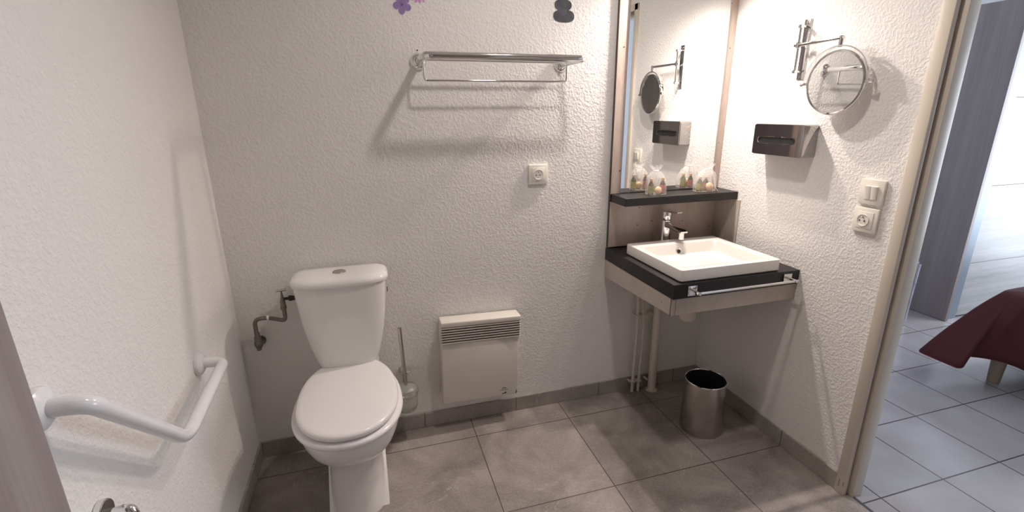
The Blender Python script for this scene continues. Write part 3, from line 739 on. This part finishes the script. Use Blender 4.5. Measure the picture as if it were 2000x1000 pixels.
# ------------------------------------------------------------------ waste bin
t = thing('waste_bin', 'open cylindrical brushed steel waste bin on the floor under the counter', 'bin', (1.930, -.385, 0))
bcx_, bcy_ = 1.930, -.385
bm = nb(); lathe(bm, (bcx_, bcy_, .0006), [(.0925, 0), (.094, .003), (.0945, .02), (.0875, .248), (.0855, .249), (.0925, .022), (.08, .008)], 'z', 56); bo = obj('bin_shell', bm, 'steel', t)
bm = nb(); lathe(bm, (bcx_, bcy_, .008), [(.0895, .0), (.0845, .2375)], 'z', 56, True, False); lathe(bm, (bcx_, bcy_, .0085), [(.0885, .0), (.0838, .2372)], 'z', 56, True, False); obj('inner_bin', bm, 'bin_inside', t)
bm = nb(); rr = [(.0872, .2475), (.0893, .2475), (.0897, .251), (.0875, .253), (.0858, .251), (.0872, .2475)]
loft(bm, [[(bcx_ + r * math.cos(2 * PI * i / 56), bcy_ + r * math.sin(2 * PI * i / 56), z) for i in range(56)] for r, z in rr], False, False); obj('rim', bm, 'chrome', t)

# ------------------------------------------------------------------ grab bar
t = thing('grab_bar', 'white angled grab bar with round wall flanges on the left wall', 'grab bar', (0, -.78, .66))
GX = .069
gp = fillet([(.008, -.462, .697), (GX, -.455, .690), (GX, -.812, .670), (GX, -1.122, .965), (.008, -1.124, .968)], [.036, .05, .065], 9)
bm = nb(); tube(bm, gp, .0158, 24); obj('tube', bm, 'grab', t)
for y, z in ((-.462, .697), (-1.124, .968)):
    bm = nb(); lathe(bm, (.0002, y, z), [(.036, 0), (.037, .004), (.035, .010), (.025, .017), (.018, .019)], 'x', 36); f = obj('wall_flange', bm, 'grab', t)

# ------------------------------------------------------------------ toilet roll holder
t = thing('toilet_roll_holder', 'chrome toilet roll holder with round flange low on the left wall', 'toilet roll holder', (0, -1.05, .69))
fy_, fz_ = -1.060, .697
bm = nb(); lathe(bm, (.0002, fy_, fz_), [(.026, 0), (.0275, .002), (.0275, .012), (.026, .014)], 'x', 40); f = obj('wall_flange', bm, 'chrome', t)
bm = nb(); lathe(bm, (.0143, fy_, fz_), [(.0245, 0), (.0245, .0006)], 'x', 40); obj('flange_face', bm, 'chrome_dark', f)
bm = nb(); cyl(bm, (.0145, fy_, fz_), .008, .02, 'x', 20); tube(bm, fillet([(.028, fy_, fz_), (.052, fy_, fz_ + .0005), (.055, fy_, fz_ - .024)], .010, 6), .0095, 20); a = obj('arm', bm, 'chrome', t)
bm = nb(); cyl(bm, (.041, fy_, fz_ + .009), .003, .0022, 'z', 14, .0008); obj('screw', bm, 'steel', a)
bm = nb(); tube(bm, fillet([(.055, fy_ + .001, fz_ - .015), (.040, fy_ + .001, fz_ - .0405), (.038, fy_ - .118, fz_ - .0405)], .01, 5), .0045, 14); obj('roll_spindle', bm, 'chrome', t)
bm = nb()
ry0 = fy_ - .110; prof = [(.016, 0), (.032, 0), (.034, .002), (.034, .098), (.032, .1), (.016, .1), (.016, 0)]
loft(bm, [[(.038 + r * math.cos(2 * PI * i / 48), ry0 + h, fz_ - .0405 + r * math.sin(2 * PI * i / 48)) for i in range(48)] for r, h in prof], False, False)
tag(obj('toilet_roll', bm, 'paper'), 'white toilet roll hanging on the chrome holder low on the left wall', 'toilet roll')

# ------------------------------------------------------------------ wood panel beside the camera
t = thing('wooden_door_leaf', 'grey-brown wooden door leaf standing open along the left wall', 'door', (.07, -1.6, .006))
bm = nb(); box(bm, .052, .090, -2.08, -1.264, .006, 2.03, .002, 1); obj('leaf', bm, 'dark_wood', t)
bm = nb(); box(bm, .0515, .0525, -2.07, -1.274, .012, 2.02); obj('back_face', bm, 'dark_wood', t)

# ------------------------------------------------------------------ small holes left by removed screws
bm = nb(); cyl(bm, (.767, -.0003, 1.643), .0028, -.0008, 'y', 10)
tag(obj('screw_hole', bm, 'black'), 'tiny dark screw hole just above the left flange of the towel shelf', 'hole')

# ------------------------------------------------------------------ gift bags on the shelf
SZ = 1.0548
def bottle(name, x, y, glass, lab, label, h=.072, r=.0122, rot=0):
    t = thing(name, label, 'bottle', (x, y, SZ), 'miniature toiletry bottles in the gift bags')
    bm = nb(); lathe(bm, (x, y, SZ), [(r * .8, 0), (r, .002), (r, h * .58), (r * .9, h * .66), (r * .42, h * .80), (r * .42, h * .88)], 'z', 28); obj('glass_body', bm, glass, t)
    bm = nb(); lathe(bm, (x, y, SZ), [(r + .0003, h * .10), (r + .0004, h * .10), (r + .0004, h * .56), (r + .0003, h * .56)], 'z', 28, False, False); obj('label_sleeve', bm, lab, t)
    bm = nb(); cyl(bm, (x, y, SZ + h * .84), r * .55, h * .16, 'z', 20, .001); obj('cap', bm, 'cap', t)
    return t
def soap(x, y, label, s=1.):
    bm = nb(); lathe(bm, (x, y, SZ + .0185 * s), [(.003, -.0105), (.013 * s, -.0095), (.0175 * s, -.004), (.0185 * s, .0), (.0175 * s, .004), (.013 * s, .0095), (.003, .0105)], Vector((.1, -1, .22)), 28)
    tag(obj('soap_bar', bm, 'soap', angle=60), label, 'soap', 'soaps in the gift bags')
def bag(cx, cy, label, hw, hd, neck, h, lean=0., tails=1):
    t = thing('organza_bag', label, 'gift bag', (cx, cy, SZ), 'organza gift bags on the shelf')
    bm = nb(); n = 48; rings = []
    for z, k, f in ((.0008, .97, 0), (.002, 1.0, .02), (.02, 1.02, .03), (.045, .98, .04), (.07, .90, .05), (.088, .72, .08), (.10, .44, .12), (.106, .27, .15), (.113, .36, .2), (.122, .48, .26), (.129, .50, .3)):
        zz = z * h / .131; r_ = []
        for i in range(n):
            a = 2 * PI * i / n; w = 1 + f * (math.sin(7 * a + 1.3) * .7 + math.sin(12 * a) * .4)
            c, s = math.cos(a), math.sin(a); e = 2 / 3.
            x = hw * k * w * math.copysign(abs(c) ** e, c) ; y = hd * k * w * math.copysign(abs(s) ** e, s)
            r_.append((cx + x + lean * zz, cy + y, SZ + zz + (f * .008 * math.sin(5 * a) if z > .11 else 0)))
        rings.append(r_)
    loft(bm, rings, True, False)
    obj('pouch', bm, 'organza', t, angle=80)
    bm = nb(); zk = SZ + .106 * h / .131; kx = cx + lean * .106 * h / .131
    tube(bm, [(kx + hw * .24 * math.cos(a), cy + hd * .3 * math.sin(a), zk) for a in [2 * PI * i / 16 for i in range(17)]], .0016, 8)
    if tails:
        s = tails
        tube(bm, [(kx + .006 * s, cy - .012, zk), (kx + .022 * s, cy - .024, zk - .03), (kx + .030 * s, cy - .026, zk - .07), (kx + .026 * s, cy - .03, SZ + .0035)], .0016, 8)
        tube(bm, [(kx + .006 * s, cy - .012, zk), (kx + .016 * s, cy - .026, zk - .04), (kx + .020 * s, cy - .032, zk - .08), (kx + .036 * s, cy - .038, SZ + .003)], .0016, 8)
    obj('ribbon', bm, 'ribbon', t)
bottle('toiletry_bottle', 1.757, -.097, 'green_glass', 'label_green', 'small green bottle with olive label in the gift bag farther from the right wall')
bottle('toiletry_bottle', 1.818, -.093, 'brown_glass', 'label_pink', 'small brown bottle with pink label in the gift bag farther from the right wall', .074)
soap(1.789, -.105, 'round beige soap between two bottles in the gift bag farther from the right wall')
bag(1.787, -.093, 'white organza gift bag on the shelf, farther from the right wall', .046, .030, 0, .131, -.06, 0)
bottle('toiletry_bottle', 2.022, -.084, 'green_glass', 'label_green', 'small green bottle with olive label in the gift bag beside the right wall', .068, .0132)
bottle('toiletry_bottle', 2.060, -.078, 'green_glass', 'label_pink', 'small dark bottle half hidden by soap in the gift bag beside the right wall', .066)
soap(2.062, -.104, 'rounded beige soap in front of a bottle in the gift bag beside the right wall', 1.12)
bag(2.045, -.088, 'white organza gift bag on the shelf, beside the right wall', .050, .032, 0, .128, .12, 1)

# ------------------------------------------------------------------ bedroom: wardrobe
t = thing('wardrobe', 'tall wardrobe with dark wood side and bleached wood sliding fronts in the bedroom', 'wardrobe', (4.9, .4, 0))
bm = nb(); box(bm, 4.285, 4.312, .095, .745, .0005, 2.03, .001, 1); obj('side_panel', bm, 'dark_wood', t)
bm = nb(); box(bm, 4.312, 5.598, .20, .745, .0005, 2.01); obj('carcass', bm, 'light_wood', t)
bm = nb(); box(bm, 4.330, 4.425, .118, .145, .001, 2.0, .001, 1); d1 = obj('door_stile', bm, 'alu', t)
bm = nb(); zs = [.012, .40, .929, 1.477, 1.998]
for a, b in zip(zs, zs[1:]): box(bm, 4.4255, 5.56, .121, .140, a + .0015, b - .0015)
obj('door_panel', bm, 'light_wood', t)

# bed
t = thing('bed', 'bed with burgundy cover hanging to just above the bedroom floor', 'bed', (4.5, -1.4, 0))
bm = nb(); box(bm, 3.66, 5.55, -2.3, -.47, .15, .475, .05, 4); obj('mattress', bm, 'mattress', t)
for x, y in ((3.685, -.525), (5.45, -.55), (3.72, -2.2), (5.45, -2.2)):
    bm = nb(); lathe(bm, (x, y, 0.0003), [(.024, 0), (.027, .004), (.034, .15)], 'z', 24); obj('leg', bm, 'leg_wood', t)
# cover: (top edge point, hem point) pairs round the bed
seq = [((5.5, -.46), (5.5, -.42, .17)), ((4.8, -.455), (4.8, -.40, .17)), ((4.3, -.45), (4.3, -.41, .16)), ((3.98, -.445), (3.98, -.37, .165)), ((3.80, -.445), (3.70, -.335, .15)),
       ((3.72, -.45), (3.52, -.31, .138)), ((3.70, -.455), (3.390, -.325, .130)), ((3.69, -.465), (3.362, -.40, .135)), ((3.68, -.48), (3.340, -.49, .145)), ((3.675, -.50), (3.335, -.540, .150)),
       ((3.67, -.515), (3.385, -.535, .150)), ((3.668, -.53), (3.420, -.505, .172)), ((3.665, -.55), (3.455, -.51, .180)), ((3.66, -.58), (3.53, -.56, .178)), ((3.655, -.63), (3.58, -.625, .170)), ((3.65, -.72), (3.585, -.70, .165)), ((3.65, -.9), (3.57, -.9, .17)),
       ((3.65, -1.2), (3.60, -1.2, .165)), ((3.65, -1.7), (3.58, -1.7, .17)), ((3.65, -2.3), (3.60, -2.35, .17))]
def cat(P, t):
    n = len(P) - 1; i = min(int(t), n - 1); f = t - i
    p = [Vector(P[max(0, min(n, i + k))]) for k in (-1, 0, 1, 2)]
    return .5 * ((2 * p[1]) + (p[2] - p[0]) * f + (2 * p[0] - 5 * p[1] + 4 * p[2] - p[3]) * f * f + (3 * p[1] - p[0] - 3 * p[2] + p[3]) * f ** 3)
TP = [(a[0], a[1], .49) for a, b in seq]; HP = [b for a, b in seq]
cols = []; K = (len(seq) - 1) * 6
for k in range(K + 1):
    u = k / 6; T = cat(TP, u); Hm = cat(HP, u)
    inn = Vector((T.x + .10 if T.x < 3.78 else T.x, T.y - .10, .507)); inn.z = .507
    mid = Vector((4.6, -1.4, .51))
    col = [mid * .6 + inn * .4, inn]
    for s in range(13):
        f = s / 12; out = Vector((Hm.x - T.x, Hm.y - T.y, 0))
        z = T.z + (Hm.z - T.z) * f
        q = f ** 1.15
        p = Vector((T.x, T.y, 0)) + out * q; p.z = z + .012 * (1 - f) * math.sin(PI * min(1, f * 2))
        bulge = .035 * math.sin(PI * f) * (1 if abs(out.x) + abs(out.y) > .15 else .3)
        if out.length > .01: p += out.normalized() * bulge
        col.append(p)
    cols.append(col)
bm = nb(); V = [[bm.verts.new(p) for p in c] for c in cols]
for a, b in zip(V, V[1:]):
    for i in range(len(a) - 1): bm.faces.new((a[i], a[i + 1], b[i + 1], b[i]))
cov = obj('bed_cover', bm, 'burgundy', t, angle=180)
sm = cov.modifiers.new('thickness', 'SOLIDIFY'); sm.thickness = .004; sm.offset = 1
bm = nb(); tube(bm, [c[-1] for c in cols], .0035, 8); obj('hem', bm, 'burgundy_hem', t)

# clear chair beside the wardrobe, mostly behind the door frame
t = thing('clear_chair', 'transparent acrylic chair mostly hidden behind the door frame, one leg showing', 'chair', (3.72, .33, 0))
for x, y in ((3.945, .14), (3.57, .14), (3.93, .52), (3.58, .52)):
    bm = nb(); loft(bm, [[(x + a, y + b, z) for a, b in rrect(-w, w, -w, w, .008, 4)] for z, w in ((.0005, .013), (.25, .016), (.44, .02))]); obj('leg', bm, 'acrylic', t)
bm = nb(); loft(bm, [[(x, y, z) for x, y in rrect(3.545 + i, 3.965 - i, .115 + i, .545 - i, .05, 5)] for z, i in ((.44, .005), (.447, 0), (.462, 0), (.468, .006))]); obj('seat', bm, 'acrylic', t)
bm = nb(); loft(bm, [[(x, y + (z - .46) * .22, z) for x, y in rrect(3.57 + i, 3.94 - i, .50, .52, .008, 4)] for z, i in ((.466, 0), (.65, .0), (.82, .01), (.88, .04))]); obj('backrest', bm, 'acrylic', t)

# ------------------------------------------------------------------ lamps (out of the frame, they light the room)
def spot_fixture(name, label, p, r, mat='bulb_warm'):
    t = thing(name, label, 'lamp', (p[0], p[1], p[2]))
    bm = nb(); lathe(bm, (p[0], p[1], p[2] - .002), [(r + .012, 0), (r + .014, .003), (r + .012, .006), (r, .006), (r, .0)], 'z', 32, False, False); obj('lamp_ring', bm, 'lamp_white', t)
    bm = nb(); cyl(bm, (p[0], p[1], p[2] + .002), r, .002, 'z', 24); obj('bulb', bm, mat, t)
LM = ((1.79, 1.975), (1.935, 1.975))
t = thing('mirror_lamp', 'small lamp bar with two halogen bulbs above the mirror', 'lamp', (1.88, -.02, 2.0))
bm = nb(); box(bm, 1.74, 2.02, -.05, -.0165, 2.0, 2.022, .002); obj('lamp_bar', bm, 'lamp_white', t)
for x, z in LM:
    bm = nb(); tube(bm, [(x, -.04, 2.0125), (x, -.098, 2.012)], .006, 12); cyl(bm, (x, -.10, z + .022), .022, .02, 'z', 24, .003); obj('lamp_holder', bm, 'lamp_white', t)
    bm = nb(); cyl(bm, (x, -.10, z + .017), .019, .004, 'z', 24); obj('bulb', bm, 'bulb_warm', t)
spot_fixture('ceiling_lamp', 'round recessed ceiling lamp', (1.30, -.78, H - .006), .045)

def light(kind, name, loc, energy, col, size=.05, rot=None, **k):
    d = bpy.data.lights.new(name, kind); d.energy = energy; d.color = col
    if kind in ('POINT', 'SPOT'): d.shadow_soft_size = size
    if kind == 'AREA': d.shape = 'RECTANGLE'; d.size, d.size_y = size
    for a, v in k.items(): setattr(d, a, v)
    o = bpy.data.objects.new(name, d); COL.objects.link(o); o.location = loc
    if rot: o.rotation_euler = rot
    return o
for x, z in LM:
    light('SPOT', 'mirror_lamp_light', (x, -.10, z + .008), 31, (1., .86, .775), .018, (math.radians(-14), math.radians(8), 0), spot_size=math.radians(158), spot_blend=1.)
light('SPOT', 'ceiling_lamp_light', (1.30, -.78, H - .02), 31, (1., .91, .845), .055, (0, 0, 0), spot_size=math.radians(165), spot_blend=.7)
light('AREA', 'daylight', (5.74, (WY0 + WY1) / 2, (WZ0 + WZ1) / 2), 102, (.84, .90, 1.), (WZ1 - WZ0, WY1 - WY0), (0, math.radians(90), 0))

w = bpy.data.worlds.new('world'); S.world = w; w.use_nodes = True
bg = w.node_tree.nodes['Background']; bg.inputs[0].default_value = (.55, .68, .95, 1); bg.inputs[1].default_value = 1.0

# ------------------------------------------------------------------ camera
cp, sp = math.cos(-.2917), math.sin(-.2917); cy_, sy_ = math.cos(.2896), math.sin(.2896)
fwd = Vector((sy_ * cp, cy_ * cp, sp)); r = Vector((cy_, -sy_, 0)); up = r.cross(fwd)
c, s = math.cos(-.0085), math.sin(-.0085); r, up = r * c + up * s, r * -s + up * c
cam = bpy.data.cameras.new('camera'); co = bpy.data.objects.new('camera', cam); COL.objects.link(co)
co.matrix_world = Matrix(((r.x, up.x, -fwd.x, .5413), (r.y, up.y, -fwd.y, -1.9859), (r.z, up.z, -fwd.z, 1.42), (0, 0, 0, 1)))
cam.sensor_fit = 'HORIZONTAL'; cam.sensor_width = 36; cam.lens = 942.15 / 2000 * 36; cam.clip_start = .02
S.camera = co
S.view_settings.view_transform = 'Standard'; S.view_settings.look = 'None'; S.view_settings.gamma = 1; S.view_settings.exposure = .2
S.view_settings.use_curve_mapping = False
S.cycles.max_bounces = 12; S.cycles.glossy_bounces = 6; S.cycles.transparent_max_bounces = 16; S.cycles.diffuse_bounces = 6
S.cycles.use_denoising = True
